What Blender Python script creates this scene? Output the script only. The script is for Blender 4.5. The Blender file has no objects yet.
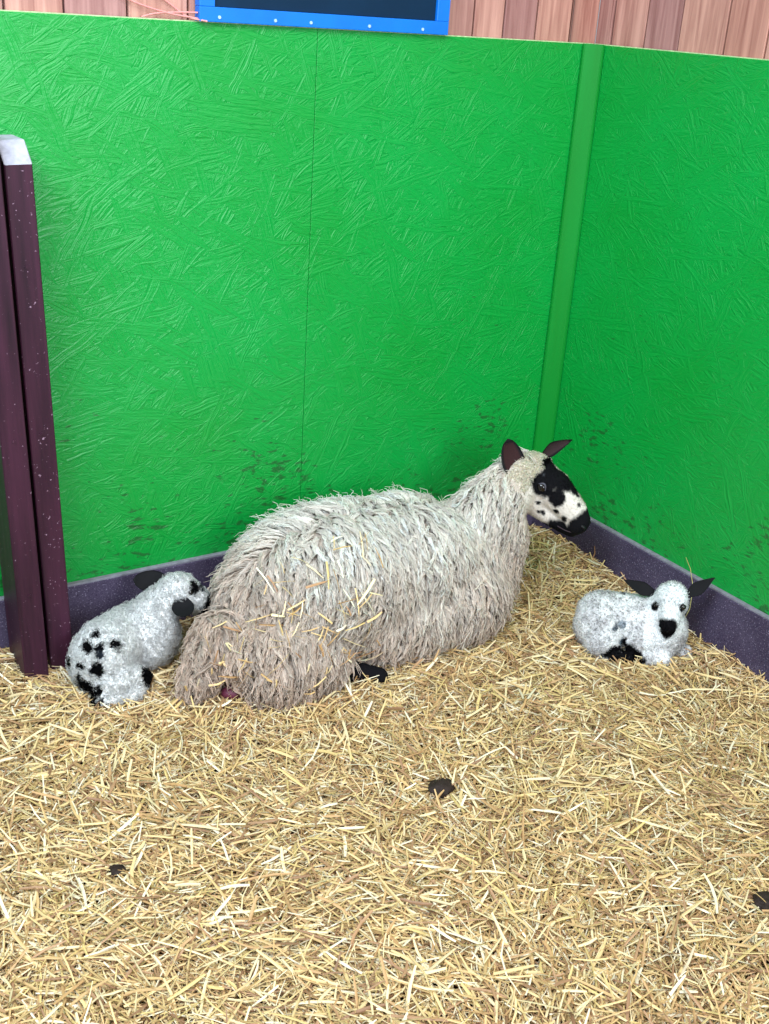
import bpy, bmesh, math
import numpy as np
from mathutils import Vector, Matrix
from mathutils.bvhtree import BVHTree
from mathutils.kdtree import KDTree

S = bpy.context.scene
COL = S.collection
PI = math.pi

# ------------------------------------------------------------------ camera, world, lights, exposure
# Room frame in metres: the pen's corner is the origin, the back wall runs along -x at y=0,
# the right wall runs along -y at x=0, the straw surface is about z=0.
CAM = Vector((-2.245, -2.463, 1.507))
RT = Vector((0.840, -0.539, 0.064)); FW = Vector((0.516, 0.756, -0.401))
RT = (RT - FW * RT.dot(FW) / FW.length_squared).normalized(); FW.normalize()
UP = RT.cross(FW).normalized()
cd = bpy.data.cameras.new('camera'); cam = bpy.data.objects.new('camera', cd); COL.objects.link(cam)
cam.matrix_world = Matrix(((RT.x, UP.x, -FW.x, CAM.x), (RT.y, UP.y, -FW.y, CAM.y), (RT.z, UP.z, -FW.z, CAM.z), (0, 0, 0, 1)))
cd.sensor_fit = 'VERTICAL'; cd.sensor_height = 24.0; cd.lens = 1150.0 / 1024.0 * 24.0
cd.clip_start = 0.05
S.camera = cam

w = bpy.data.worlds.new('sky'); S.world = w; w.use_nodes = True
bg = w.node_tree.nodes['Background']; bg.inputs[0].default_value = (0.80, 0.90, 1.0, 1); bg.inputs[1].default_value = 0.50

def area(name, loc, target, sx, sy, power, color):
    l = bpy.data.lights.new(name, 'AREA'); l.shape = 'RECTANGLE'; l.size = sx; l.size_y = sy
    l.energy = power; l.color = color
    o = bpy.data.objects.new(name, l); COL.objects.link(o); o.location = loc
    o.rotation_euler = (Vector(target) - Vector(loc)).to_track_quat('-Z', 'Y').to_euler()
    return o
area('barn_opening_daylight', (-3.1, -1.6, 2.9), (-1.6, -0.1, 0.8), 1.6, 1.2, 128, (0.74, 0.89, 1.0))
area('window_daylight', (-1.15, -5.0, 2.0), (-1.5, 0.0, 1.0), 1.5, 2.0, 140, (0.84, 0.93, 1.0))
area('roof_light_daylight', (-1.4, -2.4, 3.6), (-1.0, -0.8, 0.0), 2.4, 2.0, 70, (1.0, 0.96, 0.88))

vs = S.view_settings
vs.view_transform = 'Standard'; vs.look = 'None'; vs.gamma = 1.0; vs.exposure = 0.0
vs.use_curve_mapping = False

# ------------------------------------------------------------------ materials
def srgb(r, g, b):
    return tuple(((c / 255) / 12.92 if c / 255 <= 0.04045 else ((c / 255 + 0.055) / 1.055) ** 2.4) for c in (r, g, b)) + (1.0,)

class NT:
    def __init__(self, name):
        self.m = bpy.data.materials.new(name); self.m.use_nodes = True
        self.t = self.m.node_tree; self.n = self.t.nodes; self.l = self.t.links
        self.b = self.n['Principled BSDF']
    def node(self, typ, ins=None, **kw):
        x = self.n.new(typ)
        for k, v in kw.items(): setattr(x, k, v)
        for k, v in (ins or {}).items():
            if hasattr(v, 'is_output'): self.l.new(v, x.inputs[k])
            else: x.inputs[k].default_value = v
        return x
    def math(self, op, a, b=0.0, clamp=False):
        x = self.node('ShaderNodeMath', {0: a, 1: b}, operation=op); x.use_clamp = clamp; return x.outputs[0]
    def ramp(self, fac, stops, interp='LINEAR'):
        x = self.n.new('ShaderNodeValToRGB'); cr = x.color_ramp; cr.interpolation = interp
        while len(cr.elements) > 1: cr.elements.remove(cr.elements[-1])
        cr.elements[0].position = stops[0][0]; cr.elements[0].color = stops[0][1]
        for p, c in stops[1:]:
            e = cr.elements.new(p); e.color = c
        self.l.new(fac, x.inputs[0]); return x.outputs[0]
    def mix(self, fac, a, b, blend='MIX'):
        x = self.n.new('ShaderNodeMix'); x.data_type = 'RGBA'; x.blend_type = blend
        for s, v in ((x.inputs[0], fac), (x.inputs[6], a), (x.inputs[7], b)):
            if hasattr(v, 'is_output'): self.l.new(v, s)
            else: s.default_value = v
        return x.outputs[2]
    def coord(self): return self.node('ShaderNodeTexCoord').outputs['Object']
    def mapping(self, vec, scale=(1, 1, 1), rot=(0, 0, 0), loc=(0, 0, 0)):
        return self.node('ShaderNodeMapping', {'Vector': vec, 'Scale': scale, 'Rotation': rot, 'Location': loc}).outputs[0]
    def noise(self, vec, scale, detail=3, rough=.5, dist=0):
        x = self.node('ShaderNodeTexNoise', {'Vector': vec, 'Scale': scale, 'Detail': detail, 'Roughness': rough, 'Distortion': dist})
        return x.outputs[0]
    def bump(self, h, strength=.5, dist=.01):
        x = self.node('ShaderNodeBump', {'Height': h, 'Strength': strength, 'Distance': dist})
        self.l.new(x.outputs[0], self.b.inputs['Normal'])
    def col(self, c):
        if hasattr(c, 'is_output'): self.l.new(c, self.b.inputs['Base Color'])
        else: self.b.inputs['Base Color'].default_value = c
    def set(self, rough=.6, spec=.3):
        self.b.inputs['Roughness'].default_value = rough; self.b.inputs['Specular IOR Level'].default_value = spec
        return self.m

def mat_osb(axis):
    """green gloss paint over oriented strand board; axis = world axis running along the board"""
    t = NT('green_painted_strand_board_' + axis)
    co = t.coord()
    sep = t.node('ShaderNodeSeparateXYZ', {0: co})
    uv = t.node('ShaderNodeCombineXYZ', {0: sep.outputs['X' if axis == 'x' else 'Y'], 1: sep.outputs['Z'], 2: 0.0}).outputs[0]
    warp = t.node('ShaderNodeTexNoise', {'Vector': uv, 'Scale': 9.0, 'Detail': 2.0})
    warpv = t.node('ShaderNodeVectorMath', {0: warp.outputs['Color'], 1: (0.03, 0.03, 0)}, operation='MULTIPLY').outputs[0]
    uvw = t.node('ShaderNodeVectorMath', {0: uv, 1: warpv}, operation='ADD').outputs[0]
    h = None
    for i, (deg, sx, sy, gate) in enumerate(((-68, 9, 42, .45), (-34, 8, 46, .42), (-9, 7, 50, .35), (14, 8, 52, .35), (37, 8, 44, .38), (63, 9, 48, .45))):
        p = t.mapping(uvw, rot=(0, 0, math.radians(-deg)), loc=(i * 1.37, i * .71, 0))
        ps = t.mapping(p, scale=(float(sx), float(sy), 1))
        vo = t.node('ShaderNodeTexVoronoi', {'Vector': ps, 'Scale': 1.0, 'Randomness': .9})
        sc = t.node('ShaderNodeSeparateColor', {0: vo.outputs['Color']})
        # a strand lies here when its random number passes the gate; its own height on top
        on = t.math('GREATER_THAN', sc.outputs[0], gate)
        grain = t.noise(t.mapping(p, scale=(9, 150, 1)), 1.0, 2, .6)
        hh = t.math('MULTIPLY', on, t.math('ADD', t.math('MULTIPLY', sc.outputs[1], .9), t.math('MULTIPLY', grain, .55)))
        h = hh if h is None else t.math('MAXIMUM', h, hh)
    fine = t.noise(t.mapping(uv, scale=(60, 120, 1)), 1.0, 3, .6)
    height = t.math('ADD', h, t.math('MULTIPLY', fine, .2))
    # green paint, faintly uneven
    tone = t.noise(uv, 2.2, 3, .6)
    c = t.ramp(tone, [(.3, (0.000, 0.275, 0.030, 1)), (.7, (0.000, 0.32, 0.050, 1))])
    # scuffs: short dark flecks with a shape of their own, in the lower part of the boards
    z = sep.outputs['Z']
    f1 = t.noise(t.mapping(uvw, scale=(26, 62, 1), rot=(0, 0, .35)), 1.0, 4, .62)
    f2 = t.noise(t.mapping(uv, scale=(3.1, 3.1, 1), loc=(4.3, 1.9, 0)), 1.0, 2, .5)
    low = t.math('SUBTRACT', 1.0, t.math('MULTIPLY', t.math('SUBTRACT', z, .15), 1.25), clamp=True)
    thr = t.math('SUBTRACT', t.math('ADD', t.math('ADD', f1, t.math('MULTIPLY', f2, .62)), t.math('MULTIPLY', low, .27)), 1.125)
    m = t.math('MULTIPLY', thr, 22.0, clamp=True)
    c = t.mix(t.math('MULTIPLY', m, .78), c, (0.012, 0.095, 0.02, 1))
    t.col(c); t.bump(height, .8, .0066)
    t.b.inputs['Coat Weight'].default_value = .0
    return t.set(.40, .55)

def mat_smooth_green():
    t = NT('green_painted_timber'); co = t.coord()
    n = t.noise(t.mapping(co, scale=(30, 30, 2)), 1.0, 3)
    t.col(t.ramp(n, [(.3, (0.000, 0.20, 0.016, 1)), (.7, (0.000, 0.23, 0.024, 1))])); t.bump(n, .15, .003)
    return t.set(.5, .3)

def mat_vcol(name, rough=.8, spec=.2, bump=None, sheen=0, trans=0):
    t = NT(name)
    a = t.node('ShaderNodeAttribute', attribute_name='Col')
    t.col(a.outputs['Color'])
    if bump:
        t.bump(t.noise(t.coord(), bump[0], 3, .6), bump[1], bump[2])
    if sheen: t.b.inputs['Sheen Weight'].default_value = sheen
    return t.set(rough, spec)

def mat_plain(name, rgb, rough=.6, spec=.3, var=.0, scale=20, bump=0, dist=.003):
    t = NT(name); co = t.coord(); n = t.noise(co, scale, 4, .6)
    a = tuple(c * (1 - var) for c in rgb[:3]) + (1,); b = tuple(min(1, c * (1 + var)) for c in rgb[:3]) + (1,)
    t.col(t.ramp(n, [(.3, a), (.7, b)]))
    if bump: t.bump(n, bump, dist)
    return t.set(rough, spec)

def mat_kerb():
    t = NT('speckled_purple_kerb'); co = t.coord()
    n = t.noise(co, 260, 2, .7); n2 = t.noise(co, 6, 4, .6)
    base = t.ramp(n2, [(.3, srgb(58, 48, 72)), (.7, srgb(82, 72, 96))])
    speck = t.ramp(n, [(.60, (0, 0, 0, 1)), (.70, (1, 1, 1, 1))])
    c = t.mix(speck, base, srgb(150, 140, 165))
    dark = t.ramp(t.noise(co, 190, 2, .7), [(.30, (1, 1, 1, 1)), (.42, (0, 0, 0, 1))])
    c = t.mix(dark, c, srgb(34, 26, 44))
    t.col(c); t.bump(n, .35, .002); return t.set(.75, .25)

def mat_post():
    t = NT('dark_maroon_painted_timber'); co = t.coord()
    g = t.noise(t.mapping(co, scale=(40, 40, 2.5)), 1.0, 4, .6)
    base = t.ramp(g, [(.3, srgb(38, 16, 30)), (.7, srgb(68, 32, 52))])
    sp = t.ramp(t.noise(co, 120, 2, .6), [(.68, (0, 0, 0, 1)), (.74, (1, 1, 1, 1))])
    c = t.mix(sp, base, srgb(150, 120, 140))
    t.col(c); t.bump(g, .3, .002); return t.set(.5, .25)

def mat_cladding():
    t = NT('pink_brown_cladding'); co = t.coord()
    a = t.node('ShaderNodeAttribute', attribute_name='Col')
    n = t.noise(t.mapping(co, scale=(55, 55, 3.0)), 1.0, 4, .6, .6)
    k = t.ramp(n, [(.32, (.62, .5, .5, 1)), (.66, (1.12, 1.1, 1.1, 1))])
    t.col(t.mix(1.0, a.outputs['Color'], k, 'MULTIPLY')); t.bump(n, .2, .002)
    return t.set(.6, .25)

M_OSBX, M_OSBY, M_GREEN, M_KERB, M_POST, M_CLAD = mat_osb('x'), mat_osb('y'), mat_smooth_green(), mat_kerb(), mat_post(), mat_cladding()
M_LIP = mat_plain('painted_lit_kerb_edge', srgb(128, 126, 138), .7, .3, .25, 60, .2)  # lit top edge of the kerb, painted in as a lighter grey
M_EDGE = mat_plain('raw_board_edge', srgb(176, 200, 150), .8, .2, .3, 80)
M_FRAME = mat_plain('blue_painted_frame', srgb(8, 112, 214), .4, .4, .08, 12)
M_SLATE = mat_plain('navy_board_face', srgb(8, 40, 66), .6, .15, .12, 9)
M_SCREW = mat_plain('pale_screw', srgb(170, 200, 220), .35, .6)
M_TWINE = mat_plain('pink_twine', srgb(226, 150, 146), .7, .2, .1, 200)
M_TOPLIGHT = mat_plain('painted_daylight_top', srgb(168, 168, 182), .7, .2, .18, 70, .3)  # pale tone paints daylight onto the upward faces of the post
M_GROUND = mat_plain('straw_chaff_bed', srgb(84, 60, 40), .95, .1, .5, 90, .8, .01)
M_STRAW = mat_vcol('straw', .48, .35)
def mat_wool(name='wool', k=.38):
    t = NT(name); a = t.node('ShaderNodeAttribute', attribute_name='Col'); t.col(a.outputs['Color']); t.set(.85, .12)
    tr = t.node('ShaderNodeBsdfTranslucent', {'Color': a.outputs['Color']}); mx = t.node('ShaderNodeMixShader', {0: k})
    t.l.new(t.b.outputs[0], mx.inputs[1]); t.l.new(tr.outputs[0], mx.inputs[2])
    t.l.new(mx.outputs[0], t.n['Material Output'].inputs['Surface']); return t.m
M_WOOL = mat_wool(); M_LAMB = mat_wool('lamb_wool', .6)
M_SKIN = mat_vcol('coat', .9, .12, (420, .4, .002)); M_COAT = mat_vcol('lamb_coat', .9, .12, (230, .8, .006))
M_EAR = mat_vcol('ear_skin', .75, .2)
M_EYE = mat_plain('eye', srgb(20, 14, 12), .12, .6)
M_NOSE = mat_plain('nostril', srgb(8, 8, 11), .5, .3)
M_PINK = mat_plain('udder_skin', srgb(100, 40, 62), .5, .4, .2, 30)
M_DUNG = mat_plain('dung', srgb(42, 30, 26), .7, .3, .3, 60, .8, .006)

# ------------------------------------------------------------------ mesh helpers
def link(name, me, mat, parent=None):
    o = bpy.data.objects.new(name, me); COL.objects.link(o)
    if mat and not me.materials: me.materials.append(mat)
    if parent: o.parent = parent
    return o
def empty(name, loc=(0, 0, 0)):
    o = bpy.data.objects.new(name, None); COL.objects.link(o); o.location = loc; o.empty_display_size = .05
    return o
def tag(o, label=None, cat=None, group=None, kind=None):
    if label: o['label'] = label
    if cat: o['category'] = cat
    if group: o['group'] = group
    if kind: o['kind'] = kind
    return o
def keep(o, parent):
    """parent while leaving world coordinates as modelled"""
    o.parent = parent; o.matrix_parent_inverse = Matrix.Translation(-Vector(parent.location)); return o

def box_bm(bm, lo, hi, bevel=0):
    r = bmesh.ops.create_cube(bm, size=1.0)['verts']
    for v in r: v.co = Vector([lo[i] + (v.co[i] + .5) * (hi[i] - lo[i]) for i in range(3)])
    if bevel:
        es = list({e for v in r for e in v.link_edges})
        bmesh.ops.bevel(bm, geom=es, offset=bevel, segments=2, affect='EDGES', profile=.5)
    return r
def bm_obj(name, bm, mat, parent=None, smooth=False):
    me = bpy.data.meshes.new(name); bmesh.ops.recalc_face_normals(bm, faces=bm.faces); bm.to_mesh(me); bm.free()
    if smooth: me.shade_smooth()
    return link(name, me, mat, parent)
def box(name, lo, hi, mat, bevel=0, parent=None):
    bm = bmesh.new(); box_bm(bm, lo, hi, bevel); return bm_obj(name, bm, mat, parent)

def np_mesh(name, V, Q, C=None, smooth=True):
    V = np.ascontiguousarray(V, np.float32); Q = np.ascontiguousarray(Q, np.int32)
    me = bpy.data.meshes.new(name); k = Q.shape[1]
    me.vertices.add(len(V)); me.vertices.foreach_set('co', V.ravel())
    me.loops.add(Q.size); me.loops.foreach_set('vertex_index', Q.ravel())
    me.polygons.add(len(Q)); me.polygons.foreach_set('loop_start', np.arange(len(Q), dtype=np.int32) * k)
    if smooth: me.polygons.foreach_set('use_smooth', np.ones(len(Q), bool))
    if C is not None:
        a = me.color_attributes.new('Col', 'FLOAT_COLOR', 'POINT')
        cc = np.ones((len(V), 4), np.float32); cc[:, :3] = C; a.data.foreach_set('color', cc.ravel())
    me.update(); me.validate(); return me

def norm(a): return a / np.maximum(np.linalg.norm(a, axis=-1, keepdims=True), 1e-9)

def tubes(P, R, C, m=3, flat=None):
    """P (N,K,3) paths, R (N,K) radii, C (N,K,3) colours -> verts, quads, colours"""
    N, K, _ = P.shape
    T = np.gradient(P, axis=1); T = norm(T)
    ref = np.tile(np.array([[.13, .31, .94]]), (N, 1)); par = np.abs((T[:, 0] * ref).sum(-1)) > .9
    ref[par] = (.9, .2, .1)
    A = norm(np.cross(T, ref[:, None, :])); B = np.cross(T, A)
    ang = np.arange(m) * 2 * PI / m
    V = P[:, :, None, :] + R[:, :, None, None] * (np.cos(ang)[None, None, :, None] * A[:, :, None, :] + np.sin(ang)[None, None, :, None] * B[:, :, None, :])
    idx = np.arange(N * K * m).reshape(N, K, m)
    a = idx[:, :-1]; b = idx[:, 1:]
    Q = np.stack([a, np.roll(a, -1, 2), np.roll(b, -1, 2), b], -1).reshape(-1, 4)
    CC = np.repeat(C[:, :, None, :], m, 2).reshape(-1, 3)
    return V.reshape(-1, 3), Q, CC

def ribbons(P, W, side, nrm, C, fold=.35):
    """open folded blades: P (N,K,3), half width W (N,K)"""
    N, K, _ = P.shape
    L = P - side[:, None, :] * W[..., None] - nrm[:, None, :] * W[..., None] * fold
    Rr = P + side[:, None, :] * W[..., None] - nrm[:, None, :] * W[..., None] * fold
    V = np.stack([L, P + nrm[:, None, :] * W[..., None] * fold, Rr], 2)
    idx = np.arange(N * K * 3).reshape(N, K, 3)
    Q = []
    for j in (0, 1):
        Q.append(np.stack([idx[:, :-1, j], idx[:, :-1, j + 1], idx[:, 1:, j + 1], idx[:, 1:, j]], -1).reshape(-1, 4))
    CC = np.repeat(np.repeat(C[:, None, None, :], K, 1), 3, 2).reshape(-1, 3)
    return V.reshape(-1, 3), np.concatenate(Q), CC

def wob(P, f, seed=0):
    """cheap smooth 3-D noise in about -1..1"""
    r = np.random.RandomState(seed); out = 0
    for i in range(5):
        k = r.normal(size=3); k = k / np.linalg.norm(k) * f * (1 + .5 * i)
        out = out + np.sin(P @ k + r.uniform(0, 6.28)) / (1 + .35 * i)
    return out / 2.6

# ------------------------------------------------------------------ the pen: walls, kerb, batten, bed
TOP = 1.452; HK = 0.18
rng = np.random.RandomState(5)
def cladding(name, axis, edges, depth, z0, z1, cols):
    bm = bmesh.new(); lay = bm.verts.layers.float_color.new('Col')
    for i in range(len(edges) - 1):
        a, b = sorted((edges[i], edges[i + 1])); g = .0025
        off = rng.uniform(0, .004)
        if axis == 'x': lo, hi = (a + g, depth + off, z0), (b - g, depth + .02 + off, z1)
        else: lo, hi = (depth + off, a + g, z0), (depth + .02 + off, b - g, z1)
        n0 = len(bm.verts); box_bm(bm, lo, hi, .002); bm.verts.ensure_lookup_table()
        for v in bm.verts[n0:]: v[lay] = cols[i % len(cols)]
    # dark backing behind the gaps
    n0 = len(bm.verts); a, b = min(edges), max(edges)
    if axis == 'x': box_bm(bm, (a, depth + .024, z0), (b, depth + .04, z1))
    else: box_bm(bm, (depth + .024, a, z0), (depth + .04, b, z1))
    bm.verts.ensure_lookup_table()
    for v in bm.verts[n0:]: v[lay] = (.03, .02, .02, 1)
    return bm_obj(name, bm, M_CLAD)
clad_cols = [srgb(*c) for c in ((200, 164, 164), (188, 150, 150), (208, 172, 168), (172, 130, 122), (190, 144, 132), (168, 126, 122), (190, 144, 130), (182, 134, 120), (200, 154, 140))]
edx = [-3.4, -3.24, -3.09, -2.95, -2.8, -2.65, -2.5, -2.36, -2.2, -2.06, -1.91, -1.77, -1.62, -1.54, -1.42, -1.285, -1.15, -1.0, -.87, -.73, -.60, -.478, -.39, -.295, -.19, -.074, .02]
wb = tag(cladding('wall_back', 'x', edx, .014, 0, 2.5, clad_cols), kind='structure')
edy = [.014, -.045, -.165, -.285, -.434, -.557, -.70, -.84, -.99, -1.13, -1.28, -1.42, -1.57, -1.7, -1.85, -2.0, -2.15, -2.3, -2.45, -2.6]
wr = tag(cladding('wall_right', 'y', edy, .014, 0, 2.5, clad_cols[3:] + clad_cols[:3]), kind='structure')

SEAM = -.839
for lo, hi, m in (((-2.2, 0, .17), (SEAM - .0006, .013, TOP), M_OSBX), ((SEAM + .0006, .0007, .17), (0.0, .013, TOP), M_OSBX)):
    o = box('board', lo, hi, m, .0012, wb)
box('board', (-3.4, 0, .17), (-2.203, .013, TOP), M_OSBX, .0012, wb)
box('board', (0, -2.6, .17), (.013, -.0005, TOP), M_OSBY, .0012, wr)
# pale unpainted top edges of the boards
bm = bmesh.new(); box_bm(bm, (-3.4, .001, TOP), (0, .0125, TOP + .0022)); bm_obj('board_edge', bm, M_EDGE, wb)
bm = bmesh.new(); box_bm(bm, (.001, -2.6, TOP), (.0125, -.0, TOP + .0022)); bm_obj('board_edge', bm, M_EDGE, wr)

def prism(name, pts, z0, z1, mat, parent=None, bevel=0):
    bm = bmesh.new(); a = [bm.verts.new((x, y, z0)) for x, y in pts]; b = [bm.verts.new((x, y, z1)) for x, y in pts]
    n = len(pts)
    bm.faces.new(a[::-1]); bm.faces.new(b)
    for i in range(n): bm.faces.new((a[i], a[(i + 1) % n], b[(i + 1) % n], b[i]))
    if bevel: bmesh.ops.bevel(bm, geom=list(bm.edges), offset=bevel, segments=2, affect='EDGES')
    return bm_obj(name, bm, mat, parent)
tr = prism('trim_1', [(-.040, -.0008), (-.040, -.010), (-.010, -.046), (-.0008, -.046), (-.0008, -.0008)], HK - .01, TOP + .001, M_GREEN, None, .0015)
tag(tr, kind='structure')

kb = tag(box('baseboard_back', (-3.4, -.016, -.08), (-.016, .012, HK - .004), M_KERB, .003), kind='structure')
box('edge', (-3.4, -.0145, HK - .0045), (-.0145, -.0006, HK + .0015), M_LIP, .001, kb)
kr = tag(box('baseboard_right', (-.016, -2.6, -.08), (.012, .0, HK - .004), M_KERB, .003), kind='structure')
box('edge', (-.0145, -2.6, HK - .0045), (-.0006, -.0145, HK + .0015), M_LIP, .001, kr)

def bed(x, y):
    """height of the straw bed"""
    x = np.asarray(x, float); y = np.asarray(y, float)
    h = .085 * np.exp(-((x + .12) ** 2 / .035 + (y + .16) ** 2 / .05))
    h += .03 * np.exp(-((x + .03) ** 2 / .004 + (y + .45) ** 2 / .06))
    h += .018 * np.exp(-((x + .05) ** 2 / .01 + (y + .86) ** 2 / .012))
    h += .035 * np.exp(-((x + 1.66) ** 2 / .01 + (y + .06) ** 2 / .01))
    h += .010 * np.sin(3.1 * x + 1.3 * y + 1) * np.sin(4.3 * y - 1.2 * x) + .006 * np.sin(11 * x + 2) * np.sin(9 * y + 5 * x)
    h += .004 * np.sin(31 * x + 7 * y) * np.sin(27 * y - 6 * x)
    return h - .006
nx, ny = 300, 280
gx = np.linspace(-3.4, .0, nx); gy = np.linspace(-2.9, .0, ny)
GX, GY = np.meshgrid(gx, gy, indexing='ij'); GZ = bed(GX, GY) - .014
idx = np.arange(nx * ny).reshape(nx, ny)
Q = np.stack([idx[:-1, :-1], idx[1:, :-1], idx[1:, 1:], idx[:-1, 1:]], -1).reshape(-1, 4)
fl = link('floor', np_mesh('floor', np.stack([GX, GY, GZ], -1).reshape(-1, 3), Q), M_GROUND)
tag(fl, kind='structure')

# ------------------------------------------------------------------ straw
def straw_cols(n, r):
    pal = np.array([srgb(*c)[:3] for c in ((240, 218, 172), (230, 200, 144), (214, 178, 124), (196, 156, 108), (246, 232, 202), (178, 138, 102), (222, 194, 130), (156, 118, 88), (228, 206, 174))])
    p = np.array([.18, .2, .16, .13, .1, .09, .08, .05, .01]); p /= p.sum()
    c = pal[r.choice(len(pal), n, p=p)]
    return np.clip(c * r.uniform(.76, 1.0, (n, 1)), 0, 1)
def straw_mesh(n, r, x0, x1, y0, y1, lmin, lmax, wmin, wmax, lift, tilt):
    x = r.uniform(x0, x1, n); y = r.uniform(y0, y1, n)
    L = lmin + (lmax - lmin) * r.beta(1.3, 2.6, n)
    # swept directions: patches of straw share a rough lie
    base = 1.6 * np.sin(2.1 * x + 1.7 * y) + 1.2 * np.sin(3.3 * y - 1.9 * x + 2)
    yaw = base + r.normal(0, .95, n)
    d = np.stack([np.cos(yaw), np.sin(yaw), np.zeros(n)], -1)
    t = np.linspace(-.5, .5, 4)
    P = np.zeros((n, 4, 3)); curve = r.normal(0, .05, n)
    sd = np.stack([-np.sin(yaw), np.cos(yaw), np.zeros(n)], -1)
    for k, tk in enumerate(t):
        P[:, k] = d * (tk * L)[:, None] + sd * (curve * L * (4 * tk * tk - .5))[:, None]
    P[..., 0] += x[:, None]; P[..., 1] += y[:, None]
    P[..., 0] = np.minimum(P[..., 0], -.004 - .014); P[..., 1] = np.minimum(P[..., 1], -.004 - .014)
    gz = bed(P[..., 0], P[..., 1])
    mean = gz.mean(1, keepdims=True)
    tl = np.tan(r.normal(0, tilt, n))
    P[..., 2] = .5 * gz + .5 * mean + (r.beta(1.4, 1.8, n) * lift)[:, None] + tl[:, None] * t[None] * L[:, None]
    P[..., 2] = np.maximum(P[..., 2], gz - .008)
    W = (r.uniform(wmin, wmax, n) * .5)[:, None] * np.array([.75, 1, 1, .65])[None]
    roll = r.normal(0, .6, n)
    up = np.tile(np.array([[0, 0, 1.]]), (n, 1))
    side = norm(sd * np.cos(roll)[:, None] + up * np.sin(roll)[:, None]); nn = norm(np.cross(d, side)); nn[nn[:, 2] < 0] *= -1
    return ribbons(P, W, side, nn, straw_cols(n, r))
r = np.random.RandomState(11)
Vs, Qs, Cs, o0 = [], [], [], 0
for args in ((60000, -2.7, 0, -2.5, 0, .02, .10, .0016, .0038, .014, .16),
             (62000, -2.3, 0, -2.1, 0, .02, .11, .0016, .0042, .024, .24),
             (20000, -2.3, 0, -2.1, 0, .03, .13, .003, .0066, .032, .26),
             (2600, -2.2, 0, -2.0, 0, .05, .19, .0028, .0055, .032, .18)):
    n = args[0]; V, Q, C = straw_mesh(n, r, *args[1:])
    Vs.append(V); Qs.append(Q + o0); Cs.append(C); o0 += len(V)
so = link('straw', np_mesh('straw', np.concatenate(Vs), np.concatenate(Qs), np.concatenate(Cs), smooth=False), M_STRAW)
tag(so, 'loose golden straw bedding spread over the whole pen floor', 'straw bedding', kind='stuff')

# ------------------------------------------------------------------ organic builder
def ico(n):
    bm = bmesh.new(); bmesh.ops.create_icosphere(bm, subdivisions=n, radius=1.0); v = [x.co.copy() for x in bm.verts]; bm.free(); return v
ICO = ico(3)
def cone_pts(bm, a, ra, b, rb):
    for c, rr in ((a, ra), (b, rb)):
        for v in ICO: bm.verts.new(c + v * rr)
    bmesh.ops.convex_hull(bm, input=list(bm.verts))
    bmesh.ops.delete(bm, geom=[v for v in bm.verts if not v.link_faces], context='VERTS')
def ell_pts(bm, c, r, ax=None):
    m = Matrix.Translation(c)
    if ax is not None: m = m @ ax.to_4x4()
    m = m @ Matrix.Diagonal((r[0], r[1], r[2], 1))
    bmesh.ops.create_icosphere(bm, subdivisions=4, radius=1.0, matrix=m)
def frame(h, upish=(0, 0, 1)):
    h = Vector(h).normalized(); u = Vector(upish); v = (u - h * u.dot(h)).normalized(); s = h.cross(v)
    return h, v, s, Matrix((h, v, s)).transposed()
def organic(name, parts, voxel, smooth=6, parent=None):
    bm = bmesh.new()
    for p in parts:
        if p[0] == 'c': 
            b2 = bmesh.new(); cone_pts(b2, Vector(p[1]), p[2], Vector(p[3]), p[4])
            me = bpy.data.meshes.new('t'); b2.to_mesh(me); b2.free(); bm.from_mesh(me); bpy.data.meshes.remove(me)
        else: ell_pts(bm, Vector(p[1]), p[2], p[3] if len(p) > 3 else None)
    me = bpy.data.meshes.new(name); bm.to_mesh(me); bm.free()
    o = bpy.data.objects.new(name, me); COL.objects.link(o)
    md = o.modifiers.new('r', 'REMESH'); md.mode = 'VOXEL'; md.voxel_size = voxel
    ms = o.modifiers.new('s', 'SMOOTH'); ms.factor = .6; ms.iterations = smooth
    dg = bpy.context.evaluated_depsgraph_get()
    me2 = bpy.data.meshes.new_from_object(o.evaluated_get(dg))
    o.modifiers.clear(); o.data = me2; bpy.data.meshes.remove(me); me2.name = name
    me2.shade_smooth()
    if parent: keep(o, parent)
    return o
def mesh_np(me):
    n = len(me.vertices); V = np.empty(n * 3, np.float32); me.vertices.foreach_get('co', V); V = V.reshape(-1, 3).astype(float)
    N = np.empty(n * 3, np.float32); me.vertices.foreach_get('normal', N); N = N.reshape(-1, 3).astype(float)
    me.calc_loop_triangles(); T = np.empty(len(me.loop_triangles) * 3, np.int32); me.loop_triangles.foreach_get('vertices', T)
    return V, N, T.reshape(-1, 3)
def paint(o, fn, mat, under=1.0):
    V, N, T = mesh_np(o.data); a = o.data.color_attributes.new('Col', 'FLOAT_COLOR', 'POINT')
    cc = np.ones((len(V), 4), np.float32); cc[:, :3] = fn(V) * under; a.data.foreach_set('color', cc.ravel())
    o.data.materials.clear(); o.data.materials.append(mat)
def sample(o, n, r, keepfn=None):
    V, N, T = mesh_np(o.data)
    A = V[T[:, 1]] - V[T[:, 0]]; B = V[T[:, 2]] - V[T[:, 0]]; ar = np.linalg.norm(np.cross(A, B), axis=1)
    cen = V[T].mean(1)
    if keepfn is not None: ar = ar * keepfn(cen)
    ar /= ar.sum(); k = r.choice(len(T), n, p=ar)
    u = r.uniform(size=(n, 1)); v = r.uniform(size=(n, 1)); f = (u + v) > 1; u = np.where(f, 1 - u, u); v = np.where(f, 1 - v, v)
    P = V[T[k, 0]] + A[k] * u + B[k] * v
    Nn = norm(N[T[k]].mean(1)); return P, Nn

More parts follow.
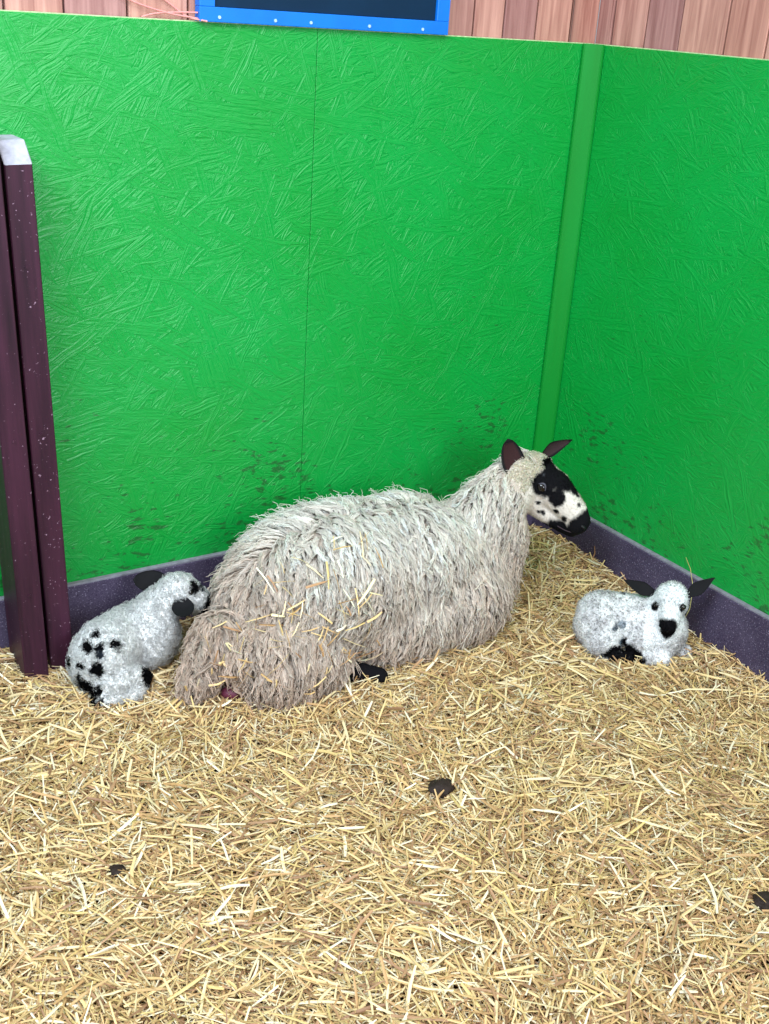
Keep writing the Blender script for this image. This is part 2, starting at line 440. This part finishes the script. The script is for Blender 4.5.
def spots(P, base, lst, nf=60, amp=.35, seed=3):
    """lst of (centre, radius, colour); ragged edges"""
    C = np.tile(np.array(base)[None, :3], (len(P), 1)); w1 = wob(P, nf, seed) * amp + wob(P, nf * 2.7, seed + 1) * amp * .5
    for c, rad, col in lst:
        rad = np.array(rad, float)
        d = np.linalg.norm((P - np.array(c)) / rad, axis=1) + w1
        k = np.clip((1.0 - d) * 5 + .5, 0, 1)[:, None]
        C = C * (1 - k) + np.array(col)[None, :3] * k
    return C

def short_coat(name, body, n, L, rad, lean, colfn, r, keepfn=None, K=4, curl=0.0, parent=None, jitter=.35, mat=None, vary=.72):
    P, N = sample(body, n, r, keepfn)
    d = norm(N * (1 - .0) + np.array(lean)[None] * 1.0 + r.normal(0, jitter, (n, 3)))
    d = norm(d - N * np.minimum((d * N).sum(1, keepdims=True) - .15, 0))
    A = norm(np.cross(d, r.normal(size=(n, 3)))); B = np.cross(d, A)
    ln = (L * r.uniform(.6, 1.25, n))[:, None]; path = np.zeros((n, K, 3)); ph = r.uniform(0, 6.28, (n, 1))
    for k in range(K):
        t = k / (K - 1)
        path[:, k] = P - N * .001 + d * ln * t * (1 - curl * .25 * t) + (A * np.cos(ph + t * 5.5) + B * np.sin(ph + t * 5.5)) * ln * curl * t
    R = rad * r.uniform(.7, 1.3, (n, 1)) * np.linspace(1, .45, K)[None]
    C0 = colfn(P) * r.uniform(vary, 1.14, (n, 1))
    C = np.repeat(np.clip(C0, 0, 1)[:, None, :], K, 1)
    V, Q, CC = tubes(path, R, C)
    o = link(name, np_mesh(name, V, Q, CC), mat or M_LAMB)
    if parent: keep(o, parent)
    return o

def ear(name, base, tip, open_dir, width, parent, cin, cout, cup=.5, thick=.004, point=2.3):
    base, tip = Vector(base), Vector(tip); ax = tip - base; L = ax.length; ax.normalize()
    n = Vector(open_dir); n = (n - ax * n.dot(ax)).normalized(); s = ax.cross(n)
    nu, nv = 16, 11; V = []; C = []
    for layer in (0, 1):
        for i in range(nu):
            u = i / (nu - 1); wd = width * .5 * ((.34 + .66 * math.sin(PI * .5 * min(1, u / .5)) ** 1.2) * max(0, 1 - max(0, (u - .36) / .64) ** point) ** (.62 if point > 2 else .95)) + .0008
            bend = .06 * L * u * u
            for j in range(nv):
                v = j / (nv - 1) * 2 - 1; a = v * cup * PI * .5
                px = wd * math.sin(a) / max(math.sin(cup * PI * .5), .01); pz = -wd * (math.cos(a)) * cup * .9
                edge = (1 - v * v) * (1 - u ** 4)
                off = -thick * (.25 + edge) if layer else 0
                p = base + ax * (u * L) + s * px + n * (pz + bend + off)
                V.append(p[:]); C.append(cout[:3] if layer else (cin[:3] if abs(v) < .65 and u < .93 else cout[:3]))
    Q = []
    for layer in (0, 1):
        o0 = layer * nu * nv
        for i in range(nu - 1):
            for j in range(nv - 1):
                q = [o0 + i * nv + j, o0 + (i + 1) * nv + j, o0 + (i + 1) * nv + j + 1, o0 + i * nv + j + 1]
                Q.append(q if layer else q[::-1])
    m = nu * nv
    for i in range(nu - 1):
        for j in (0, nv - 1): Q.append([i * nv + j, (i + 1) * nv + j, m + (i + 1) * nv + j, m + i * nv + j])
    for j in range(nv - 1):
        for i in (0, nu - 1): Q.append([i * nv + j, i * nv + j + 1, m + i * nv + j + 1, m + i * nv + j])
    o = link(name, np_mesh(name, np.array(V), np.array(Q), np.array(C)), M_EAR); keep(o, parent)
    return o
def ball(name, c, r, mat, parent, ax=None):
    bm = bmesh.new(); m = Matrix.Translation(c)
    if ax is not None: m = m @ ax.to_4x4()
    rr = r if isinstance(r, (tuple, list)) else (r, r, r)
    bmesh.ops.create_icosphere(bm, subdivisions=3, radius=1, matrix=m @ Matrix.Diagonal((rr[0], rr[1], rr[2], 1)))
    o = bm_obj(name, bm, mat, None, True); keep(o, parent); return o

BLACK = srgb(14, 13, 17); WHITE = srgb(236, 232, 226)

# ------------------------------------------------------------------ ewe
ewe = tag(empty('sheep', (-.85, -.27, 0)), 'large shaggy ewe with black and white face lying against the green wall', 'sheep')
EP = Vector((-.306, -.305, .445)); eh, ev, es, EM = frame((.46, -.80, -.56))
if es.dot(Vector((-.6, -.8, 0))) < 0: es = -es      # es points to the side seen from the pen
def E(a, b, c): return EP + eh * a + ev * b + es * c
EM = Matrix((eh, ev, es)).transposed()
body_parts = [
    ('e', (-1.010, -.265, .145), (.175, .170, .145)), ('e', (-.87, -.255, .175), (.29, .205, .178)),
    ('e', (-.69, -.265, .175), (.21, .185, .175)), ('e', (-.53, -.28, .15), (.13, .145, .145)),
    ('e', (-.58, -.360, .105), (.14, .125, .115)), ('e', (-.75, -.375, .090), (.18, .105, .100)),
    ('e', (-.465, -.305, .12), (.10, .105, .115)),
    ('e', (-1.085, -.380, .085), (.145, .090, .095)), ('e', (-1.10, -.440, .055), (.100, .055, .065)), ('c', (-1.02, -.42, .06), .065, (-.97, -.40, .05), .05),
    ('c', (-.95, -.440, .030), .030, (-.905, -.475, .024), .025), ('c', (-.905, -.475, .024), .025, (-.880, -.490, .020), .023),
    ('c', (-1.22, -.31, .13), .050, (-1.300, -.355, .040), .032),
    ('c', (-.475, -.285, .20), .105, (-.405, -.292, .305), .080), ('c', (-.405, -.292, .305), .078, (-.330, -.300, .382), .062),
    ('c', (-.395, -.305, .25), .075, (-.445, -.310, .15), .09),
    # head
    ('e', E(.050, -.045, 0), (.078, .058, .055), EM), ('c', E(.095, -.036, 0), .051, E(.185, -.048, 0), .037),
    ('e', E(.205, -.062, 0), (.034, .040, .033), EM), ('c', E(.055, -.105, 0), .042, E(.165, -.096, 0), .027),
    ('e', E(.065, -.088, .026), (.050, .042, .024), EM), ('e', E(.065, -.088, -.026), (.050, .042, .024), EM),
    ('e', E(.072, -.024, .036), (.024, .015, .016), EM), ('e', E(.072, -.024, -.036), (.024, .015, .016), EM),
    ('c', E(.180, -.100, 0), .021, E(.210, -.094, 0), .018),
]
eb = organic('body', body_parts, .0055, 5, ewe)
def ewe_local(P):
    q = P - np.array(EP[:]); return np.stack([q @ np.array(eh[:]), q @ np.array(ev[:]), q @ np.array(es[:])], -1)
def is_face(P):
    """1 on the bare face, 0 in the fleece"""
    l = ewe_local(P); lim = -.012 + .14 * np.maximum(-l[:, 1] - .05, 0)
    near = (l[:, 1] > -.16) * (np.abs(l[:, 2]) < .09)
    return np.clip((l[:, 0] - lim) * 60 + .5, 0, 1) * near
WOOLC = np.array(srgb(190, 176, 164)[:3])
FACE_SPOTS_GLINT = [  # in head coordinates (down the nose, towards the forehead, to the side)
    ((.075, -.022, .045), (.034, .036, .034), BLACK), ((.060, .01, .0), (.034, .03, .045), BLACK), ((.075, -.022, -.045), (.034, .036, .034), BLACK),
    ((.100, .0, .012), (.040, .028, .030), BLACK), ((.125, -.030, .038), (.022, .026, .022), BLACK), ((.130, .010, -.004), (.032, .03, .026), BLACK),
    ((.070, .022, -.026), (.020, .020, .018), srgb(226, 216, 206)), ((.058, -.002, .052), (.012, .006, .014), srgb(120, 122, 132)),  # pale brow tuft; the bluish grey spot paints light reflecting above the eye
    ((.222, -.060, 0), (.036, .060, .06), BLACK), ((.190, -.105, 0), (.050, .034, .05), BLACK), ((.155, -.125, 0), (.020, .018, .03), BLACK),
    ((.178, -.018, .012), (.0085, .0085, .012), BLACK), ((.096, -.075, .044), (.0065, .0065, .02), BLACK), ((.123, -.094, .034), (.0085, .006, .02), BLACK), ((.112, -.100, .038), (.005, .005, .02), BLACK),
    ((.147, -.061, .04), (.0075, .0075, .02), BLACK), ((.175, -.066, .036), (.009, .012, .02), BLACK), ((.160, .004, .0), (.008, .012, .01), BLACK),
    ((.030, -.035, .060), (.008, .010, .012), srgb(60, 46, 44)),
]
def ewe_col(P):
    l = ewe_local(P)
    C = spots(l, srgb(226, 216, 206), FACE_SPOTS_GLINT, 130, .13, 7)
    f = is_face(P)[:, None]
    body = WOOLC[None] * (1 + .10 * wob(P, 25, 9)[:, None])
    C = C * f + body * (1 - f)
    leg = (np.linalg.norm((P - np.array((-.905, -.485, .02))) / np.array((.080, .055, .055)), axis=1) < 1)[:, None]
    return np.where(leg, np.array(BLACK[:3])[None], C)
paint(eb, ewe_col, M_SKIN)

def fleece():
    r = np.random.RandomState(21)
    V, N, T = mesh_np(eb.data)
    bvh = BVHTree.FromPolygons([tuple(v) for v in V], [tuple(int(i) for i in t) for t in T])
    leg = lambda P: (np.linalg.norm((P - np.array((-.905, -.485, .02))) / np.array((.09, .055, .058)), axis=1) > 1)
    kf = lambda P: (1 - is_face(P)) * (P[:, 2] > .012) * leg(P) * (np.linalg.norm((P - np.array((-1.225, -.38, .03))) / np.array((.035, .07, .05)), axis=1) > 1) * (np.linalg.norm(P - np.array(E(-.002, -.05, .055)[:]), axis=1) > .030)
    NL = 5200
    G, GN = sample(eb, NL, r, kf); K = 8
    paths = np.zeros((NL, K, 3)); paths[:, 0] = G
    l = ewe_local(G); neck = np.clip((G[:, 0] + .47) / .1, 0, 1)
    LL = r.uniform(.055, .095, NL) * (1 - .55 * np.clip((G[:, 0] + .45) / .18, 0, 1)) * (1 - .2 * (G[:, 0] < -1.25))
    # parting along the spine: wool falls to both sides, drifting rearwards
    sidey = np.sign(G[:, 1] + .262 + r.normal(0, .02, NL))
    for i in range(NL):
        p = Vector(G[i]); n = Vector(GN[i]); st = LL[i] / (K - 1)
        topf = max(0.0, n.z)
        fall = Vector((-.28 + .15 * math.sin(9 * p.x + 7 * p.z), .95 * sidey[i] * topf, -1.0))
        if neck[i] > 0: fall += Vector((-.25, 0, -.2)) * neck[i]
        fall += Vector(r.normal(0, .36, 3))
        for k in range(1, K):
            t = k / (K - 1)
            d = fall - n * fall.dot(n) * .97
            if d.length < 1e-4: d = fall.copy()
            d.normalize(); d = (d + n * (.75 * (1 - t) ** 2 + .03)).normalized()
            p = p + d * st
            loc, nn, _, dist = bvh.find_nearest(p)
            n = nn; hov = .010 + .012 * (1 - abs(2 * t - 1))
            sd = (p - loc).dot(nn)
            if sd < hov * .6: p = loc + nn * hov * .6
            elif sd > hov * 2.4 : p = loc + nn * hov * 2.4
            if p.z < .004: p.z = .004 + .003 * (K - k)*0
            paths[i, k] = p
    kd = KDTree(NL)
    for i in range(NL): kd.insert(G[i], i)
    kd.balance()
    NS = 84000
    P, PN = sample(eb, NS, r, kf)
    gi = np.array([kd.find(p)[1] for p in P])
    t = np.linspace(0, 1, K)[None, :, None]
    off = (P - G[gi])[:, None, :]
    rel = paths[gi] - G[gi][:, None, :]
    conv = (1 - t) ** 1.1 * .80 + .20 * (1 - t)
    path = G[gi][:, None, :] + rel * r.uniform(.75, 1.12, (NS, 1, 1)) + off * conv
    # crimp
    ph = r.uniform(0, 6.28, (NS, 1, 1)) * .35 + (gi[:, None, None] * 1.7) % 6.28
    A = norm(np.cross(rel[:, -1], PN))[:, None, :]
    amp = r.uniform(.4, 1.5, NL)[gi][:, None, None]
    path += (A * np.sin(t * 19 + ph) * .0048 * t + PN[:, None, :] * np.cos(t * 16 + ph) * .0042 * t) * amp
    fly = (r.uniform(size=(NS, 1, 1)) < .05) * r.uniform(.004, .016, (NS, 1, 1)); path += (PN[:, None, :] + r.normal(0, .6, (NS, 1, 3))) * fly * t ** 1.5
    path[:, 0] = P - PN * .002
    path += r.normal(0, .0007, path.shape)
    path[..., 2] = np.maximum(path[..., 2], .002)
    ea = np.array((E(.0, -.050, .078) + RT * .030 - UP * .018)[:]); eb_ = np.array((E(.0, -.050, .078) - RT * .012 + UP * .098)[:]); ax = eb_ - ea
    tt = np.clip(((path - ea) @ ax) / (ax @ ax), 0, 1); dd = np.linalg.norm(path - ea - tt[..., None] * ax, axis=-1).min(1)
    ok = dd > .030; path = path[ok]; P = P[ok]; PN = PN[ok]; gi = gi[ok]; NS = len(P)
    R = .00100 * r.uniform(.7, 1.35, (NS, 1)) * np.array([1.0, 1.05, 1.05, 1, .95, .85, .7, .35])[None]
    lockc = r.uniform(.78, 1.14, NL)[gi][:, None]
    tone = np.clip(.5 + .9 * (P[:, 2:3] - .2) / .3 + .28 * wob(P, 9, 31)[:, None] + r.normal(0, .16, (NS, 1)), 0, 1)
    clean = np.array(srgb(254, 248, 240)[:3]); stained = np.array(srgb(226, 204, 187)[:3])
    col = (stained * (1 - tone) + clean * tone) * lockc
    C = col[:, None, :] * np.linspace(.92, 1.06, K)[None, :, None]
    Vv, Q, CC = tubes(path, R, np.clip(C, 0, 1))
    o = link('fleece', np_mesh('fleece', Vv, Q, CC), M_WOOL); keep(o, ewe)
    return paths, G
fl_paths, fl_roots = fleece()
short_coat('face_hair', eb, 9000, .0042, .00045, eh * 1.3, ewe_col, np.random.RandomState(4), lambda P: is_face(P) * (ewe_local(P)[:, 0] < .19), 3, 0, ewe, .2)
short_coat('cheek_wool', eb, 3000, .0085, .0010, eh * .25 + Vector((0, 0, -.5)), lambda P: np.where(ewe_col(P).mean(1, keepdims=True) < .12, np.array(BLACK[:3])[None], np.array(srgb(255, 246, 232)[:3])[None]), np.random.RandomState(14),
           lambda P: is_face(P) * (ewe_local(P)[:, 0] < .050 - .10 * np.clip(ewe_local(P)[:, 1] + .05, -.3, .1)) , 5, .7, ewe, .4, M_LAMB, .9)
ear('ear', E(.0, -.050, .082) + RT * .030 - UP * .020, E(.0, -.050, .082) - RT * .012 + UP * .098, -FW + RT * .25, .066, ewe, srgb(48, 24, 26), BLACK, .55)
ear('ear', E(.022, -.008, -.030), E(.022, -.008, -.030) + RT * .082 + UP * .054 + FW * .02, -FW * .6 - UP * .5 + RT * .2, .050, ewe, srgb(62, 44, 48), BLACK, .6, .004, 1.4)
for sgn in (1, -1):
    e1 = ball('eye', E(.076, -.032, .0475 * sgn), (.0145, .0115, .009), M_EYE, ewe, EM)
    ball('nostril', E(.226, -.050, .022 * sgn), (.009, .005, .006), M_NOSE, ewe, EM)
# upper eyelid, a grey rim with the lid highlight painted into its colour
V = []
def lid(sgn):
    bm = bmesh.new(); pts = [E(.064 + .026 * t, -.031 + .014 * math.sin(PI * t), (.0505 + .003 * math.sin(PI * t)) * sgn) for t in np.linspace(0, 1, 9)]
    P = np.array([[p[:] for p in pts]]); R = np.array([[.0012, .002, .0026, .0028, .0028, .0026, .0024, .0018, .001]])
    C = np.tile(np.array(srgb(84, 82, 92)[:3]), (1, 9, 1)); bm.free()
    V, Q, CC = tubes(P, R, C, 8); keep(link('eyelid', np_mesh('eyelid', V, Q, CC), M_EAR), ewe)
lid(1); lid(-1)
P = np.array([[E(.175 + .056 * t, -.093 + .012 * t, .032 * (1 - t ** 3) + .002)[:] for t in np.linspace(0, 1, 8)]])
V, Q, CC = tubes(P, np.full((1, 8), .0014), np.tile(np.array(srgb(60, 48, 54)[:3]), (1, 8, 1)), 6)
keep(link('mouth', np_mesh('mouth', V, Q, CC), M_EAR), ewe)
ball('udder', (-1.220, -.392, .022), (.034, .024, .018), M_PINK, ewe)

# ------------------------------------------------------------------ lambs
LW = srgb(254, 254, 254)
lamb = tag(empty('lamb', (-1.43, -.19, 0)), 'curly newborn lamb with black rump spots lying beside the maroon post', 'lamb')
LP = Vector((-1.268, -.162, .230)); lh, lv, ls, LM = frame((.84, -.24, -.36))
if ls.dot(Vector((0, -1, 0))) < 0: ls = -ls
def Lh(a, b, c): return LP + lh * a + lv * b + ls * c
lb = organic('body', [
    ('e', (-1.475, -.215, .078), (.074, .070, .078)), ('c', (-1.46, -.20, .092), .072, (-1.375, -.140, .088), .066),
    ('e', (-1.455, -.265, .045), (.065, .040, .042)), ('c', (-1.505, -.285, .020), .018, (-1.43, -.300, .022), .018), ('c', (-1.43, -.300, .022), .018, (-1.395, -.265, .040), .019),
    ('e', (-1.345, -.170, .085), (.078, .066, .085)), ('c', (-1.345, -.160, .12), .055, (-1.290, -.158, .165), .043), ('c', (-1.290, -.158, .165), .043, Lh(.015, -.045, 0), .038),
    ('e', Lh(.025, -.036, 0), (.048, .040, .040), LM), ('c', Lh(.05, -.038, 0), .032, Lh(.105, -.050, 0), .022), ('c', Lh(.03, -.060, 0), .024, Lh(.085, -.066, 0), .016),
], .004, 4, lamb)
GREY = srgb(120, 128, 138)
L_SPOTS = [((-1.491, -.226, .153), .011, BLACK), ((-1.515, -.242, .136), .016, BLACK), ((-1.494, -.256, .138), .012, BLACK), ((-1.496, -.266, .125), .010, srgb(60, 66, 76)), ((-1.457, -.257, .137), .012, BLACK),
           ((-1.534, -.252, .099), .011, BLACK), ((-1.508, -.276, .094), .016, BLACK), ((-1.531, -.251, .050), .024, BLACK), ((-1.515, -.273, .038), .020, BLACK), ((-1.547, -.209, .09), .010, BLACK),
           ((-1.525, -.285, .012), .022, BLACK), ((-1.395, -.285, .046), .024, BLACK), ((-1.385, -.27, .03), .022, BLACK)]
def lambL_col(P):
    C = spots(P, LW, L_SPOTS, 170, .5, 17)
    q = P - np.array(LP[:]); l = np.stack([q @ np.array(a[:]) for a in (lh, lv, ls)], -1)
    C2 = spots(l, LW, [((.050, -.004, .020), (.018, .022, .017), BLACK), ((.075, -.010, .004), (.012, .014, .012), srgb(70, 76, 84)), ((.062, -.010, -.030), (.014, .018, .016), BLACK), ((.112, -.050, 0), (.030, .04, .04), BLACK)], 110, .15, 5)
    f = ((l[:, 0] > .02) & (np.abs(l[:, 1]) < .10) & (np.abs(l[:, 2]) < .06))[:, None]
    return np.where(f, C2, C)
def lumps(o, f, amp):
    V, N, T = mesh_np(o.data); V = V + N * (np.abs(wob(V, f, 41)) * amp * 2 - amp * .6)[:, None]
    o.data.vertices.foreach_set('co', V.astype(np.float32).ravel()); o.data.update()
lumps(lb, 420, .0032)
paint(lb, lambL_col, M_COAT, .92)
short_coat('curly_wool', lb, 14000, .0075, .0009, (0, 0, -.2), lambL_col, np.random.RandomState(8), lambda P: (P[:, 2] > .01) * 1.0, 6, 1.0, lamb, .5)
ear('ear', Lh(.005, -.030, -.026), Lh(.005, -.030, -.026) - RT * .088 + UP * .004 - FW * .02, -FW + UP * .3, .056, lamb, BLACK, BLACK, .4)
ear('ear', Lh(.020, -.030, .036), Lh(.020, -.030, .036) - FW * .040 - UP * .050 + RT * .020, RT * .2 + UP * .3 - FW * .9, .052, lamb, BLACK, BLACK, .4)
for sgn in (1, -1): ball('eye', Lh(.042, -.020, .030 * sgn), .0075, M_EYE, lamb)

lamb2 = tag(empty('lamb', (-.25, -.62, 0)), 'white newborn lamb with black muzzle facing forward beside the right kerb', 'lamb')
RP = Vector((-.130, -.700, .212)); rh, rv, rs, RM = frame((-.585, -.545, -.58), Vector((0, 0, 1)) - RT * .2)
def Rh(a, b, c): return RP + rh * a + rv * b + rs * c
rb = organic('body', [
    ('e', (-.125, -.700, .068), (.064, .056, .076)), ('c', (-.160, -.650, .088), .064, (-.245, -.590, .090), .066),
    ('e', (-.262, -.602, .074), (.062, .064, .074)), ('e', (-.275, -.640, .052), (.056, .040, .048)),
    ('e', (-.190, -.690, .055), (.050, .040, .052)),
    ('c', (-.205, -.715, .020), .022, (-.160, -.745, .020), .021), ('c', (-.105, -.715, .025), .022, (-.085, -.745, .020), .020),
    ('c', (-.290, -.660, .024), .020, (-.245, -.700, .018), .018), ('c', (-.135, -.680, .11), .056, Rh(.03, -.045, 0), .040),
    ('e', Rh(.025, -.034, 0), (.044, .036, .042), RM), ('c', Rh(.045, -.036, 0), .034, Rh(.10, -.046, 0), .021), ('c', Rh(.04, -.058, 0), .024, Rh(.09, -.062, 0), .013),
], .004, 4, lamb2)
R_SPOTS_CREASE = [((-.198, -.607, .15), .008, GREY), ((-.267, -.657, .094), .012, GREY), ((-.333, -.582, .096), .008, GREY), ((-.287, -.665, .070), .009, GREY), ((-.255, -.668, .05), (.014, .014, .02), srgb(120, 138, 150)), ((-.24, -.655, .10), .015, srgb(170, 180, 190)), ((-.265, -.60, .135), .008, srgb(150, 158, 168)), ((-.20, -.728, .07), .009, GREY), ((-.262, -.700, .010), .052, BLACK)]  # coat spots, plus a teal-grey patch painting shade into the flank crease
R_FACE = [((.118, -.032, 0), (.036, .018, .038), BLACK), ((.120, -.054, 0), (.034, .024, .021), BLACK), ((.058, -.024, .036), (.012, .014, .011), BLACK), ((.058, -.024, -.036), (.012, .014, .011), BLACK)]
def lambR_col(P):
    k = np.clip(.5 + .8 * wob(P, 55, 61) + .4 * wob(P, 170, 62), 0, 1)[:, None]
    C = spots(P, (1, 1, 1), R_SPOTS_CREASE, 110, .45, 27) * (np.array(srgb(252, 252, 253)[:3]) * k + np.array(srgb(206, 204, 206)[:3]) * (1 - k))
    q = P - np.array(RP[:]); l = np.stack([q @ np.array(a[:]) for a in (rh, rv, rs)], -1)
    C2 = spots(l, srgb(250, 252, 254), R_FACE, 90, .10, 15)
    f = ((l[:, 0] > .0) & (l[:, 1] > -.085) & (np.abs(l[:, 2]) < .06))[:, None]
    return np.where(f, C2, C)
lumps(rb, 330, .0022)
paint(rb, lambR_col, M_COAT, .90)
def rface(P):
    q = P - np.array(RP[:]); return (q @ np.array(rh[:])) * (q @ np.array(rv[:]) > -.085) * (np.abs(q @ np.array(rs[:])) < .06)
short_coat('curly_wool', rb, 10000, .0065, .0007, (0, 0, -.45), lambR_col, np.random.RandomState(9), lambda P: (P[:, 2] > .01) * (rface(P) < .06), 4, .4, lamb2, .4)
short_coat('face_hair', rb, 2500, .004, .0006, (rh.x * .6, rh.y * .6, rh.z * .6), lambR_col, np.random.RandomState(10), lambda P: (rface(P) > .045) * 1.0, 3, .1, lamb2, .2)
sR = rs if rs.dot(RT) > 0 else -rs
sg = 1 if rs.dot(RT) > 0 else -1
ear('ear', Rh(.018, -.030, .038 * sg), Rh(.018, -.030, .038 * sg) + RT * .070 + UP * .046 , -FW + UP * .2, .036, lamb2, BLACK, BLACK, .45, .004, 1.3)
ear('ear', Rh(.018, -.030, -.038 * sg), Rh(.018, -.030, -.038 * sg) - RT * .086 + UP * .036, -FW + UP * .2, .036, lamb2, BLACK, BLACK, .45, .004, 1.3)
for sgn in (1, -1): ball('eye', Rh(.054, -.024, .033 * sgn), .0078, M_EYE, lamb2)

lamb2.location += Vector((-.018, -.006, 0))

# ------------------------------------------------------------------ post, board, twine, dung
def timber(name, x0, x1, y0, y1, z1, parent, cut):
    bm = bmesh.new(); box_bm(bm, (x0, y0, -.06), (x1, y1, z1))
    top = [e for e in bm.edges if all(v.co.z > 0 for v in e.verts)]
    near = [e for e in top if all(v.co.y < (y0 + y1) / 2 for v in e.verts)]
    bmesh.ops.bevel(bm, geom=near, offset=cut, segments=1, affect='EDGES')
    bmesh.ops.bevel(bm, geom=list(bm.edges), offset=.002, segments=1, affect='EDGES')
    bmesh.ops.recalc_face_normals(bm, faces=bm.faces)
    me = bpy.data.meshes.new(name); 
    for f in bm.faces: f.material_index = 1 if f.normal.z > .3 else 0
    bm.to_mesh(me); bm.free(); me.materials.append(M_POST); me.materials.append(M_TOPLIGHT)
    o = link(name, me, None); keep(o, parent); return o
post = tag(empty('wooden_post', (-1.556, -.1, 0)), 'dark maroon pair of upright timbers with tops painted pale for daylight at the left of the pen', 'post')
timber('timber', -1.567, -1.512, -.130, -.010, 1.222, post, .040)
timber('timber', -1.634, -1.579, -.150, -.030, 1.262, post, .040)
for z in (.25, .62, .98):
    for x in (-1.542, -1.606):
        bm = bmesh.new(); bmesh.ops.create_cone(bm, cap_ends=True, segments=12, radius1=.004, radius2=.0035, depth=.003, matrix=Matrix.Translation((x, -.1305 if x > -1.57 else -.1505, z)) @ Matrix.Rotation(PI / 2, 4, 'X'))
        keep(bm_obj('bolt', bm, M_POST), post)
post.rotation_euler = (0, math.radians(-1.6), 0)

sign = tag(empty('notice_board', (-.81, .0, TOP)), 'navy board in a bright blue frame mounted above the green wall', 'notice board')
for nm, lo, hi, m in (('frame', (-1.136, -.012, TOP + .002), (-.484, .013, TOP + .032), M_FRAME), ('frame', (-1.136, -.012, TOP + .032), (-1.100, .013, 2.0), M_FRAME),
                      ('frame', (-.520, -.012, TOP + .032), (-.484, .013, 2.0), M_FRAME), ('panel', (-1.100, -.004, TOP + .032), (-.520, .013, 2.0), M_SLATE)):
    keep(box(nm, lo, hi, m, .0015), sign)
for x in (-.955, -.865, -.71, -.56, -1.09):
    bm = bmesh.new(); bmesh.ops.create_cone(bm, cap_ends=True, segments=16, radius1=.0035, radius2=.0035, depth=.002, matrix=Matrix.Translation((x, -.0128, TOP + .012)) @ Matrix.Rotation(PI / 2, 4, 'X'))
    keep(bm_obj('screw', bm, M_SCREW), sign)

def twine(pts, rad, label):
    P = np.array(pts, float); n = len(P); t = np.linspace(0, n - 1, (n - 1) * 10 + 1); i = np.clip(t.astype(int), 0, n - 2); f = (t - i)[:, None]
    Pm = np.vstack([2 * P[:1] - P[1:2], P, 2 * P[-1:] - P[-2:-1]])
    a, b, c, d = Pm[i], Pm[i + 1], Pm[i + 2], Pm[i + 3]
    C = .5 * (2 * b + (c - a) * f + (2 * a - 5 * b + 4 * c - d) * f ** 2 + (3 * b - a - 3 * c + d) * f ** 3)
    V, Q, _ = tubes(C[None], np.full((1, len(C)), rad), np.ones((1, len(C), 3)), 6)
    return tag(link('twine', np_mesh('twine', V, Q), M_TWINE), label, 'twine', 'pink twine beside the notice board')
twine([(-1.33, .006, 1.505), (-1.27, .004, 1.482), (-1.20, .0, 1.466), (-1.137, -.004, 1.459)], .0018, 'thin pink twine sagging lowest across the wooden boards')
twine([(-1.24, .006, 1.51), (-1.20, .004, 1.487), (-1.16, .0, 1.462), (-1.12, -.016, 1.4545)], .0018, 'pink twine crossing steeply down behind the frame corner')
twine([(-1.26, .004, 1.456), (-1.23, .002, 1.464), (-1.18, .0, 1.469), (-1.137, -.004, 1.4705)], .0018, 'pink twine running level from the blue frame')

def clod(x, y, s, label, name='dung_clod', mat=None):
    bm = bmesh.new(); bmesh.ops.create_icosphere(bm, subdivisions=4, radius=1)
    V = np.array([v.co[:] for v in bm.verts]); k = 1 + .22 * wob(V, 3.0, int(x * -100)) + .08 * wob(V, 9, 2)
    for v, q, kk in zip(bm.verts, V, k): v.co = Vector(q * kk) * s; v.co.z *= .55
    o = bm_obj(name, bm, mat or M_DUNG, None, True); o.location = (x, y, float(bed(x, y)) + .019)
    return tag(o, label, 'dung')
clod(-.994, -.912, .027, 'small dark dung clod in the middle of the straw')
clod(-.655, -1.485, .022, 'brown dung clod at the right edge of the straw')
clod(-1.668, -.820, .016, 'small blackish dung clod low on the left of the straw')

# single stalks
def stalk(P, w, name, col, r):
    P = np.array(P, float)[None]; d = norm(P[:, -1] - P[:, 0]); side = norm(np.cross(d, r.normal(size=(1, 3)))); nn = np.cross(d, side)
    K = P.shape[1]; W = np.full((1, K), w * .5); W[:, -1] *= .5
    V, Q, C = ribbons(P, W, side, nn, col[None])
    return link(name, np_mesh(name, V, Q, C, False), M_STRAW)
r = np.random.RandomState(3)
o = stalk([(-.055, -.66, .245), (-.035, -.665, .21), (-.028, -.68, .16), (-.05, -.70, .11), (-.07, -.70, .07)], .0022, 'straw_stalk', np.array(srgb(200, 190, 120)[:3]), r)
tag(o, 'long thin curved straw stalk leaning on the kerb behind the lamb', 'straw stalk')
# stalks caught in the ewe's wool: near flank and rump
cand = [i for i in range(len(fl_roots)) if fl_roots[i][1] < -.30 and -1.32 < fl_roots[i][0] < -.86 and .08 < fl_roots[i][2] < .34]
r.shuffle(cand)
for i in cand[:120]:
    p = fl_paths[i][4]; n = norm(np.array([p[0] * 0, p[1] + .26, p[2] - .15])); L = r.uniform(.022, .080)
    d = r.normal(size=3) + np.array([.1, 0, -.9]); d = norm(d - n * (d @ n)); q = p + n * .014
    P = [q + d * L * t + n * .004 * (1 - 4 * t * t) for t in (-.5, 0, .5)]
    P = [np.array([a[0], a[1], max(a[2], .02)]) for a in P]
    o = stalk(P, r.uniform(.0026, .0066), 'straw_stalk', np.clip(straw_cols(1, r)[0] * 1.25, 0, .95), r)
    tag(o, "pale straw stalk caught in the wool of the ewe's flank", 'straw stalk', "straw stalks caught in the ewe's wool")
